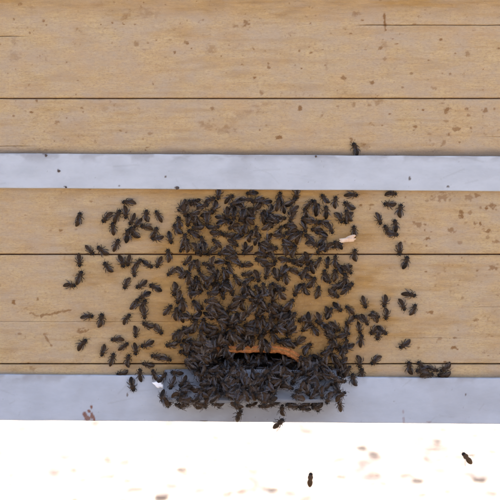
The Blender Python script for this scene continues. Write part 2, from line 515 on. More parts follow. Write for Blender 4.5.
def sheet(name, py0, py1, base_y, back_y, rnd, mat, cracks=(), tilt=0.0, hole=False, metal=False, wave=.00015, seed=1, step=.00055):
    """a board or a metal strip: a finely divided front with rounded long edges, going back to back_y"""
    z1, z0 = (250 - py0) * S, (250 - py1) * S
    rows = [z0, z0 + rnd * .1, z0 + rnd * .3, z0 + rnd * .6, z0 + rnd]
    rows += list(np.arange(z0 + rnd + step, z1 - rnd - step * .5, step))
    rows += [z1 - rnd, z1 - rnd * .6, z1 - rnd * .3, z1 - rnd * .1, z1]
    for c in cracks:
        zc = (250 - c[1]) * S
        rows += list(zc + np.array([-4, -3, -2, -1, 0, 1, 2, 3, 4]) * .00011)
    zs = np.unique(np.round(rows, 7))
    X, Z = np.meshgrid(XS, zs)
    PX = X / S + 250; PY = 250 - Z / S
    Yd = np.full_like(X, base_y) + wave * (fbm(PX / 120, PY / 60, seed) - .5) * 2
    if not metal: Yd += .00022 * (fbm(PX / 30, PY / 1.6, seed + 5, 3) - .5)
    e = np.minimum(Z - z0, z1 - Z)
    wob = rnd * (.55 + .9 * fbm(PX / 14, PY * 0 + seed, seed + 9, 3))
    t = np.clip(1 - e / wob, 0, 1)
    Yd += wob * (1 - np.sqrt(np.clip(1 - t * t, 0, 1)))
    for (x0, yc, x1, wd, dep) in cracks:
        fade = sstep(x0 - 1, x0 + 12, PX) * sstep(x1 + 1, x1 - 12, PX) if x0 > 0 or x1 < 500 else 1
        if x0 <= 0 and x1 < 500: fade = sstep(x1 + 1, x1 - 25, PX)
        if x1 >= 500 and x0 > 0: fade = sstep(x0 - 1, x0 + 25, PX)
        wig = .5 * (fbm(PX / 22, PX * 0, seed + 40, 2) - .5)
        Yd += dep * fade * np.exp(-(((PY - yc - wig) * S) / wd) ** 2)
    Zw = Z - tilt * X
    if metal:
        # the cut edges of the strip wander by a fraction of a millimetre
        fr = (Z - z0) / (z1 - z0)
        Zw = Zw + .0006 * (fbm(PX / 35, PX * 0 + 3, seed + 60, 3) - .5) * fr + .0005 * (fbm(PX / 60, PX * 0 + 7, seed + 70, 2) - .5) * (1 - fr)
    ny, nx = X.shape
    co = np.stack([X, Yd, Zw], -1)
    bot = co[:1].copy(); bot[..., 1] = back_y
    top = co[-1:].copy(); top[..., 1] = back_y
    co = np.concatenate([bot, co, top], 0)
    ny2 = ny + 2
    idx = np.arange(ny2 * nx).reshape(ny2, nx)
    F = np.stack([idx[:-1, :-1], idx[:-1, 1:], idx[1:, 1:], idx[1:, :-1]], -1).reshape(-1, 4)
    if hole:
        cx = co[..., 0]; cz = co[..., 2]
        mx = (cx[:-1, :-1] + cx[1:, 1:]) / 2 / S + 250
        mz = 250 - (cz[:-1, :-1] + cz[1:, 1:]) / 2 / S
        F = F[~in_hole(mx, mz).reshape(-1)]
    me = bpy.data.meshes.new(name)
    nv, nf = ny2 * nx, len(F)
    me.vertices.add(nv); me.loops.add(nf * 4); me.polygons.add(nf)
    me.vertices.foreach_set('co', co.reshape(-1).astype(np.float32))
    me.loops.foreach_set('vertex_index', F.reshape(-1).astype(np.int32))
    me.polygons.foreach_set('loop_start', (np.arange(nf) * 4).astype(np.int32))
    me.update(calc_edges=True)
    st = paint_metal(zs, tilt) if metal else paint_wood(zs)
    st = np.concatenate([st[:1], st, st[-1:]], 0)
    at = me.attributes.new('stain_shade', 'FLOAT_COLOR', 'POINT')
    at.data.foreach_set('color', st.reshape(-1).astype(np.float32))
    me.materials.append(mat)
    me.shade_smooth()
    return link(name, me, hive)


# boards: (pixel rows), cracks (x0, y, x1, width, depth)
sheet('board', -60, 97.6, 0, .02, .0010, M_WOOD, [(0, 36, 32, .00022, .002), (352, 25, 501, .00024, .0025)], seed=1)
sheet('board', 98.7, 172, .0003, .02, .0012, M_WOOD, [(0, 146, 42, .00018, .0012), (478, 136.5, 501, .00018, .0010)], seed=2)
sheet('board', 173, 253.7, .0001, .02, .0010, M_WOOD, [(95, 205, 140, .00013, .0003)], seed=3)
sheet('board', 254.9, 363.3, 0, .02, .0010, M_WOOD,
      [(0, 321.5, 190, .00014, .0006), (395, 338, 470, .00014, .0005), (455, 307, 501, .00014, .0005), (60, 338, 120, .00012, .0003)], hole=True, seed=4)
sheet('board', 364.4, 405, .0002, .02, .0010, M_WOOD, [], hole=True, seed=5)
# the tongue that shows dark at the bottom of each joint
for py in (98.1, 254.3, 363.8):
    bm = bmesh.new()
    add_box(bm, (-HX, .0035, (253 - py) * S - .0048), (HX, .012, (253 - py) * S))
    if py != 363.8: obj_bm('tongue', bm, M_TONGUE, hive)
    else: bm.free()
# boards above the picture
for k, (a, b) in enumerate(((-190, -61), (-330, -191))):
    bm = bmesh.new()
    add_box(bm, (-HX, 0, (250 - b) * S), (HX, .02, (250 - a) * S), .001)
    obj_bm('board', bm, M_WOODP, hive)
# strips of folded sheet metal nailed over the boards
sheet('metal_strip', 155.2, 189.8, -.0042, .0022, .0006, M_METAL, tilt=.0062, metal=True, wave=.0003, seed=21, step=.0008)
sheet('metal_strip', 375.6, 421.2, -.0042, .0022, .0006, M_METALB, tilt=.0075, metal=True, wave=.0003, seed=22, step=.0008)
# body of the hive behind the boards
ZB, ZT = (250 - 418) * S, (250 + 330) * S
DEP = .42
for s in (-1, 1):
    x0, x1 = sorted((s * (HX + .0005), s * (HX + .022)))
    box_obj('side_wall', (x0, .0, ZB), (x1, DEP, ZT), M_WOODP, hive)
box_obj('back_wall', (-HX, DEP - .02, ZB), (HX, DEP, ZT), M_WOODP, hive)
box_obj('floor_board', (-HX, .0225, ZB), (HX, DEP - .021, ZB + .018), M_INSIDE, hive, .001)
box_obj('roof', (-HX - .05, -.04, ZT + .001), (HX + .05, DEP + .04, ZT + .03), M_ROOF, hive, .003)
for x in (-.41, .41):
    for y in (.05, DEP - .05):
        box_obj('leg', (x - .02, y - .02, GZ), (x + .02, y + .02, ZB - .0005), M_WOODP, hive)
# dirt beads caught on the strips
bm = bmesh.new()
for (px, py, r) in ((59, 171, .0011), (177.3, 188, .0014), (46, 155.5, .0010), (66, 187.3, .0008), (316, 156.4, .0009)):
    p = P(px, py, -.0045)
    b0 = len(bm.verts)
    bmesh.ops.create_icosphere(bm, subdivisions=2, radius=r, matrix=Matrix.Translation(p))
    bm.verts.ensure_lookup_table()
    for v in bm.verts[b0:]:
        d = v.co - p
        d = d * random.uniform(.7, 1.25); d.y *= .5; v.co = p + d
tag(obj_bm('dirt_specks', bm, M_DIRT, hive), None, None, None, 'stuff')

# rim of the arched entrance: freshly gnawed, bevelled wood
xs_ = np.concatenate([[-1.0] * 3, -np.cos(np.linspace(0, math.pi, 61)), [1.0] * 3])
def outline(half, top, drop, bottom):
    pts = []
    ends = [bottom, bottom - (bottom - top - drop) * .5, top + drop + .5]
    for i, u in enumerate(xs_):
        x = 250 + u * half
        if i < 3: y = ends[i]
        elif i >= len(xs_) - 3: y = ends[::-1][i - len(xs_) + 3]
        else: y = float(arch_top(np.array(x), half, top, drop))
        pts.append((x, y))
    return pts
prof = [(56.5, 345.8, 14.5, -.0002, -.0008), (55.6, 346.6, 14, -.0007, .3), (51.6, 351.9, 12.3, .0012, 1), (50.4, 353.2, 12, .0034, 1), (50.4, 353.2, 12, .0215, 1)]
bm = bmesh.new()
rings = []
for k, (half, top, drop, y, _) in enumerate(prof):
    rings.append([bm.verts.new(P(x + .6 * random.uniform(-1, 1) * (0 < k < 4), yy + .5 * random.uniform(-1, 1) * (0 < k < 4), 0) + Vector((0, y, 0))) for x, yy in outline(half, top, drop, 378)])
for a, b in zip(rings, rings[1:]):
    for i in range(len(a) - 1): bm.faces.new((a[i], a[i + 1], b[i + 1], b[i]))
rim = obj_bm('entrance_rim', bm, M_RIM, hive, False)

# landing plate: bent sheet that slopes out and down from the entrance
PY0, PY1, PD0, PD1 = 373.0, 398.5, -.0055, -.0235
def plate_bm():
    bm = bmesh.new()
    pr = [(P(0, 369, 0).z, -.0046), (P(0, PY0, PD0).z, PD0)]
    for k in range(1, 9):
        t = k / 8
        py = PY0 + (PY1 - PY0) * t; d = PD0 + (PD1 - PD0) * t
        pr.append((P(0, py, d).z, d + .0006 * math.sin(t * math.pi)))
    zl, yl = pr[-1]
    pr += [(zl - .0005, yl - .0012), (zl - .0020, yl - .0014), (zl - .0030, yl - .0006)]
    n = 40
    x0, x1 = (163 - 250) * S * .975, (338 - 250) * S * .975
    g = []
    for i in range(n + 1):
        u = i / n; x = x0 + (x1 - x0) * u
        g.append([bm.verts.new((x, y + .0006 * math.sin(u * 9 + z * 200), z + .0004 * math.sin(u * 14))) for z, y in pr])
    for a, b in zip(g, g[1:]):
        for i in range(len(pr) - 1): bm.faces.new((a[i], a[i + 1], b[i + 1], b[i]))
    bmesh.ops.solidify(bm, geom=bm.faces[:], thickness=.0007)
    return bm
plate = obj_bm('landing_plate', plate_bm(), M_PLATE, hive, True)
for s in (0, 1):                      # the folded-down ears at both ends
    x = (163 - 250) * S * .975 if s == 0 else (338 - 250) * S * .975
    z0 = P(0, PY0, PD0).z; z1 = P(0, PY1, PD1).z
    bm = bmesh.new()
    a = [bm.verts.new((x + dx, y, z)) for dx in (-.0006, .0006) for (y, z) in ((PD0 + .001, z0 - .001), (PD1 + .001, z1 - .001), (PD0 + .001, z1 - .002))]
    bm.faces.new(a[:3]); bm.faces.new(a[3:])
    for i in range(3): bm.faces.new((a[i], a[(i + 1) % 3], a[3 + (i + 1) % 3], a[3 + i]))
    obj_bm('plate_end', bm, M_PLATE, plate)


# ------------------------------------------------------------------ bees
PROF0 = PROF = [(-.50, .010, .010, .13), (-.47, .055, .048, .135), (-.42, .093, .083, .142), (-.34, .128, .113, .15), (-.24, .152, .134, .155), (-.14, .158, .142, .16),
        (-.06, .140, .128, .165), (-.01, .112, .10, .17), (.025, .086, .08, .175), (.055, .112, .105, .18), (.11, .140, .130, .185), (.19, .156, .145, .19),
        (.265, .138, .128, .18), (.31, .098, .09, .17), (.33, .082, .075, .165), (.355, .105, .088, .16), (.40, .116, .088, .15), (.45, .102, .075, .135), (.485, .06, .05, .12), (.50, .012, .012, .115)]


def ring_loft(bm, rings):
    prev = None
    for rg in rings:
        vs = [bm.verts.new(p) for p in rg]
        if prev:
            n = len(vs)
            for i in range(n): bm.faces.new((prev[i], prev[(i + 1) % n], vs[(i + 1) % n], vs[i]))
        else: bm.faces.new(vs[::-1])
        prev = vs
    bm.faces.new(prev)


def tube(bm, pts, rad, seg=7):
    rings = []
    for i, p in enumerate(pts):
        a = pts[max(0, i - 1)]; b = pts[min(len(pts) - 1, i + 1)]
        d = (b - a).normalized()
        u = d.cross(Vector((0, 0, 1)));  u = u.normalized() if u.length > 1e-4 else Vector((1, 0, 0))
        v = d.cross(u)
        rings.append([p + (u * math.cos(k * 2 * math.pi / seg) + v * math.sin(k * 2 * math.pi / seg)) * rad[i] for k in range(seg)])
    ring_loft(bm, rings)


def bee_body(seed, bend, head_turn, curl, fat=1.0, tuck=False, mat=None):
    PROF = PROF0 if not tuck else [(y, max(rx, .118) if -.3 < y < .42 else rx, max(rz, .11) if -.3 < y < .42 else rz, z) for y, rx, rz, z in PROF0]
    fat *= 1.03
    q = random.Random(seed)
    bm = bmesh.new()
    ring_loft(bm, [[Vector((rx * fat * math.cos(a), y, zc + rz * math.sin(a))) for a in [k * 2 * math.pi / 20 for k in range(20)]] for y, rx, rz, zc in PROF])
    for s in (-1, 1):
        bmesh.ops.create_icosphere(bm, subdivisions=2, radius=1, matrix=Matrix.Translation((s * .098, .405, .155)) @ Matrix.Diagonal((.042, .055, .07, 1)))
        j = lambda k=.05: q.uniform(-k, k)
        V = Vector
        legs = [[V((s * .07, .25, .10)), V((s * (.19 + j()), .33 + j(), .15)), V((s * (.25 + j()), .43 + j(), .05)), V((s * (.24 + j(.06)), .51 + j(.06), .012))],
                [V((s * .08, .17, .09)), V((s * (.26 + j()), .18 + j(.08), .16)), V((s * (.35 + j()), .12 + j(.09), .05)), V((s * (.41 + j()), .08 + j(.1), .012))],
                [V((s * .08, .09, .09)), V((s * (.25 + j()), -.04 + j(.06), .17)), V((s * (.30 + j()), -.20 + j(.06), .07)), V((s * (.33 + j(.07)), -.32 + j(.08), .012))]]
        if True:
            kx = .42 if tuck else q.uniform(.72, .92)
            legs = [[Vector((p.x * kx, p.y * (.8 if tuck else .93), p.z * (.6 if tuck else 1))) for p in lg] for lg in legs]
        for k, lg in enumerate(legs):
            tube(bm, lg, [.032, .024, .019 if k < 2 else .025, .011])
        tube(bm, [V((s * .03, .475, .15)), V((s * (.075 + j(.02)), .55, .15)), V((s * (.13 + j(.05)), .61 + j(.04), .10 + j(.04)))], [.018, .015, .013], 6)
    me = bpy.data.meshes.new('tmp')
    bm.to_mesh(me); bm.free()
    o = link('tmp', me)
    rm = o.modifiers.new('r', 'REMESH'); rm.mode = 'VOXEL'; rm.voxel_size = .0105
    sm = o.modifiers.new('s', 'SMOOTH'); sm.factor = .4; sm.iterations = 1
    dc = o.modifiers.new('d', 'DECIMATE'); dc.ratio = .42
    dg = bpy.context.evaluated_depsgraph_get()
    ev = o.evaluated_get(dg)
    m2 = bpy.data.meshes.new_from_object(ev)
    bpy.data.objects.remove(o); bpy.data.meshes.remove(me)
    n = len(m2.vertices)
    co = np.zeros(n * 3, np.float32); m2.vertices.foreach_get('co', co); co = co.reshape(-1, 3)
    y = co[:, 1].copy()
    pr = np.array(PROF)
    rx = np.interp(y, pr[:, 0], pr[:, 1]) * fat; rz = np.interp(y, pr[:, 0], pr[:, 2]); zc = np.interp(y, pr[:, 0], pr[:, 3])
    limb = sstep(1.25, 1.6, np.hypot(co[:, 0] / rx, (co[:, 2] - zc) / rz)).astype(np.float32)
    limb[y > .5] = 1
    # bend the abdomen sideways and down, turn the head
    t = np.clip(-y / .5, 0, 1) * (1 - limb)
    a = bend * t; x0 = co[:, 0].copy()
    yy = np.minimum(y, 0)
    inner = y < 0
    nx = x0 * np.cos(a) - yy * np.sin(a); nyy = x0 * np.sin(a) + yy * np.cos(a)
    co[:, 0] = np.where(inner, nx, x0); co[:, 1] = np.where(inner, nyy, y)
    co[:, 2] -= curl * t ** 2 * .1
    hd = y > .335
    c, s_ = math.cos(head_turn), math.sin(head_turn)
    hx, hy = co[:, 0].copy(), co[:, 1] - .335
    isb = hd & ((limb < .5) | (y > .5)) & (np.abs(hx) < .17)
    co[:, 0] = np.where(isb, hx * c - hy * s_, co[:, 0]); co[:, 1] = np.where(isb, hx * s_ + hy * c + .335, co[:, 1])
    m2.vertices.foreach_set('co', co.reshape(-1))
    for nm, arr in (('along', y), ('limb', limb)):
        at = m2.attributes.new(nm, 'FLOAT', 'POINT'); at.data.foreach_set('value', arr.astype(np.float32))
    m2.materials.clear(); m2.materials.append(mat or M_BEE)
    m2.shade_smooth(); m2.update()
    m2.name = 'honey_bee'
    return m2


def wing_mesh(side):
    """fore and hind wing of one side, hooked together; hinge at the origin, tip towards -Y"""
    bm = bmesh.new()
    uvl = bm.loops.layers.uv.new('UVMap')
    def blade(L, W, off, z0, nu=10, nv=5):
        g = []
        for i in range(nu + 1):
            u = i / nu
            wd = W * (math.sin(math.pi * min(1, u * .93 + .05)) ** .75) * (.55 + .45 * u)
            row = []
            for j in range(nv + 1):
                v = j / nv
                x = off * u + (v - .35) * wd
                z = z0 + .018 * math.sin(math.pi * v) + .012 * math.sin(3 * math.pi * v + 1) * u + .02 * u * u
                row.append((bm.verts.new((side * x, -L * u, z)), u, v))
            g.append(row)
        for i in range(nu):
            for j in range(nv):
                q = (g[i][j], g[i][j + 1], g[i + 1][j + 1], g[i + 1][j])
                f = bm.faces.new([a[0] for a in q])
                for lp, a in zip(f.loops, q): lp[uvl].uv = (a[1] * 2.4, a[2])
    blade(.64, .185, .015, .012)
    blade(.46, .13, -.06, 0)
    me = bpy.data.meshes.new('wing')
    bm.to_mesh(me); bm.free()
    me.materials.append(M_WING); me.shade_smooth()
    return me


def fur_mesh(seed):
    """short hairs round the thorax and a fringe on the first abdomen rings"""
    q = random.Random(seed)
    bm = bmesh.new()
    for k in range(230):
        y = q.gauss(.18, .065) if k < 170 else q.uniform(-.25, 0)
        y = max(-.3, min(.32, y))
        i = np.interp(y, [p[0] for p in PROF], [p[1] for p in PROF]); iz = np.interp(y, [p[0] for p in PROF], [p[2] for p in PROF]); zc = np.interp(y, [p[0] for p in PROF], [p[3] for p in PROF])
        a = q.uniform(-.5, math.pi + .5)
        d = Vector((math.cos(a), q.uniform(-.5, .5), math.sin(a))).normalized()
        p = Vector((i * math.cos(a) * .97, y, zc + iz * math.sin(a) * .97))
        ln = q.uniform(.03, .065) if k < 170 else q.uniform(.015, .03)
        sd_ = d.cross(Vector((0, 1, 0)) if q.random() < .5 else Vector((0, .3, 1))).normalized() * .006
        bm.faces.new([bm.verts.new(v) for v in (p - sd_, p + sd_, p + d * ln)])
    me = bpy.data.meshes.new('fur')
    bm.to_mesh(me); bm.free()
    me.materials.append(M_FUR)
    return me


BODIES = [bee_body(1, 0, 0, 0), bee_body(2, .35, .15, .3), bee_body(3, -.35, -.2, .3), bee_body(4, .15, -.25, 1.0, .95), bee_body(5, -.12, .2, .6, 1.04), bee_body(6, .6, .1, .5)]
FLYER = bee_body(9, .05, .05, .4, 1.22, True, M_BEEB)
WINGS = {-1: wing_mesh(-1), 1: wing_mesh(1)}
FURS = [fur_mesh(1), fur_mesh(2)]
HINGE = Vector((.085, .20, .285))


def surf(px, py):
    """depth of what carries a bee there, outward normal of it"""
    if 160 < px < 341 and 371 < py <= 400:
        t = max(0, min(1, (py - PY0) / (PY1 - PY0)))
        return PD0 + (PD1 - PD0) * t - .001, Vector((0, -.98, .2))
    if 150 < px < 345 and py > 400: return -.0165, Vector((0, -.95, -.3))
    if abs(px - 250) < 50 and arch_top(np.array(px), 50, 354.6, 12) < py <= 371: return .011, Vector((0, -.97, .24))
    lo = 374.4 + .0075 * (px - 250)
    if py > lo + 1.5: return -.0046, Vector((0, -1, 0))
    return -.0003, Vector((0, -1, 0))


placed = []
def bee_matrix(hx, hy, tx, ty, lift=None, y=None, nrm=None, pitch=0.0, roll=0.0):
    cx, cy = (hx + tx) / 2, (hy + ty) / 2
    sy, n = surf(cx, cy)
    if y is not None: sy = y
    if nrm is not None: n = nrm
    L = math.hypot(hx - tx, hy - ty)
    L = max(12.6, min(15.4, 7.8 + L * .465)) * S * random.uniform(.97, 1.04)
    d = Vector((hx - tx, 0, -(hy - ty)))
    d = (d - n * d.dot(n)).normalized()
    if lift is None:
        lift = 0
        pts = [(cx + (hx - tx) * k * .5, cy + (hy - ty) * k * .5) for k in (-.55, 0, .5)]
        for (qx, qy, ql) in placed:
            for (x, yy) in pts:
                dd = math.hypot(x - qx, yy - qy)
                if dd < 4.2: lift = max(lift, ql + .0024 * (1 - (dd / 4.2) ** 2))
        lift = min(lift, .0062)
        placed.extend([(x, yy, lift) for x, yy in pts])
    r = d.cross(n)
    rot = Matrix((r, d, n)).transposed()
    rot = rot @ Matrix.Rotation(pitch, 3, 'X') @ Matrix.Rotation(roll, 3, 'Y')
    # the pixel is where the middle of the body shows
    c = P(cx, cy, sy - lift)
    return Matrix.Translation(c + n * 0 ) @ (rot * L).to_4x4() if False else (Matrix.Translation(c + Vector((0, 0, 0))) @ rot.to_4x4() @ Matrix.Diagonal((L * random.uniform(.9, 1.08), L, L, 1)))


def wing_matrix(side, out, up, roll):
    return Matrix.Translation((side * HINGE.x, HINGE.y, HINGE.z)) @ Matrix.Rotation(side * out, 4, 'Z') @ Matrix.Rotation(up, 4, 'X') @ Matrix.Rotation(side * roll, 4, 'Y')


GROUP = 'honey bees on the hive front'
def bee(hx, hy, tx, ty, label=None, **kw):
    q = random
    pitch = kw.pop('pitch', q.uniform(-.09, .09)); roll = kw.pop('roll', q.uniform(-.25, .25))
    spread = kw.pop('spread', None)
    kw2 = {'body': kw.pop('body', None)}
    M = bee_matrix(hx, hy, tx, ty, pitch=pitch, roll=roll, **kw)
    o = link('honey_bee', kw2.pop('body', None) or q.choice(BODIES))
    o.matrix_world = M
    sp = q.choice([.10, .14, .18, .22, .26, .40]) if spread is None else spread
    for s in (-1, 1):
        wg = link('wing', WINGS[s], o)
        wg.matrix_parent_inverse = Matrix.Identity(4)
        wg.matrix_local = wing_matrix(s, sp * q.uniform(.75, 1.25), q.uniform(-.02, .10), .22 + q.uniform(-.1, .12))
    link('fur', q.choice(FURS), o)
    tag(o, label, 'bee', GROUP)
    o['hd'] = 0
    del o['hd']
    return o


# isolated bees: head, tail, label
SINGLES = [
 (353,143,357.5,156.5,'bee above the upper grey strip, the only one on the upper boards'),
 (81,212,78.4,228,'lone bee on bare wood left of the crowd, head up, just under the upper strip'),
 (79.6,267,78.6,253,'bee hanging head down across the left end of the board joint'),
 (83,270.5,77,285.5,'bee pointing up in the left trio below the joint, between the other two'),
 (75,286,64,284,'bee lying level, leftmost of all the bees on the hive front'),
 (104.4,262,111.5,273.5,'single bee facing upper left below the joint, left of the crowd'),
 (93,316,80.5,317,'bee lying level facing right with a raised wing, beside a head-up bee on the left'),
 (101.4,313.5,100.6,328,'head-up bee beside a level bee on bare wood, left of the crowd'),
 (86.5,339,76,349.5,'lone bee facing upper right on bare wood above the lower strip, far left'),
 (111.5,340,124.5,338,'level bee facing left at the crowd\'s lower left edge'),
 (102,356,106.5,344.5,'head-down bee at the lower left edge of the crowd, nearest the lower strip joint'),
 (114,353,110,366.5,'head-up bee crossing the crack above the lower strip, lower left'),
 (129,354.5,125.5,367.5,'head-up bee straddling the crack just above the lower strip, left of entrance'),
 (133.6,391,130.2,377,'head-down bee alone on the lower grey strip left of the landing plate'),
 (139.4,368,140.4,382.5,'head-up bee over top edge of the lower strip, left of landing plate'),
 (118,373.6,128,373,'bee wedged level behind top edge of the lower strip, far left'),
 (396,194.6,384.5,192.5,'bee tucked under the upper strip, right of the crowd'),
 (384,204,396,206,'level bee facing left in the right-hand ring of bees under the upper strip'),
 (401.5,204.5,398,218,'head-up bee on the right side of the small ring under the upper strip'),
 (379.6,225,377.2,212,'head-down bee on the left side of the small ring right of the crowd'),
 (384.6,225,391,236,'bee facing upper left at the bottom of the small ring right of the crowd'),
 (394.6,220,396,232,'head-up bee at the lower right of the small ring right of the crowd'),
 (397.5,235,386,234.5,'level bee facing right along the bottom of the small ring right of the crowd'),
 (399.2,255.5,398.4,241.5,'head-down bee above the board joint, upper of a pair right of the crowd'),
 (407.2,256.5,403.4,269,'head-up bee below the board joint, lower of a pair right of the crowd'),
 (416,295,401,293,'level bee facing right on top of the small curved cluster far right'),
 (404.8,310.5,400.4,297.5,'head-down bee on the left of the small curved cluster far right'),
 (414.8,304.5,411,315.5,'bee facing up at the right of the small curved cluster far right'),
 (399.2,347.5,411,341.5,'lone bee facing lower left on bare wood, right of the crowd'),
 (408.4,361.5,408.4,375.5,'head-up bee at the left end of the row above the lower strip, right'),
 (418,362.5,425,371,'bee facing upper left in the row above the lower strip, right of entrance'),
 (415.5,371.3,429,370,'level bee facing left in the row above the lower strip, right of entrance'),
 (433,374.4,419,374.2,'lowest level bee facing right in the row along the lower strip, right side'),
 (437.5,370.4,427,366,'bee facing right in the middle of the row above the lower strip'),
 (440,371,452.5,364.5,'bee facing lower left at the right end of the row above the lower strip'),
 (438,374.6,451,375,'lowest level bee facing left at right end of the row along lower strip'),
 (366,308,362.6,295.5,'head-down bee leaving the top of the right-hand cluster, its left one'),
 (383.5,306.5,387.2,295.5,'head-down bee leaving the top of the right-hand cluster, its right one'),
 (371.6,364.5,380.2,355,'bee facing lower left between the crowd and the row at lower right'),
 (355.2,249.5,352.8,261.5,'head-up bee crossing the board joint at the right edge of the crowd'),
 (336.2,196.5,333.6,208.5,'head-up bee under the upper strip near the upper right corner of the crowd'),
 (357.5,195,343.5,195,'level bee facing right, tucked under the upper strip at the crowd\'s right corner'),
 (122,203,137.5,202,'level bee facing left at the top of the left-hand group under the strip'),
 (155.8,210.5,162.2,222.5,'bee facing upper left beside the left-hand group under the upper strip'),
 (118.8,239,113.4,251.5,'single head-up bee just above the board joint, left of the crowd'),
 (93.5,254.5,85.5,245.5,'bee facing lower right on the board joint, leftmost of a pair'),
 (98,246.5,107.5,256,'bee facing upper left on the board joint, right one of a pair'),
 (294,296.5,300.4,283,'bee facing lower left in the clear patch below the board joint, right of centre'),
]
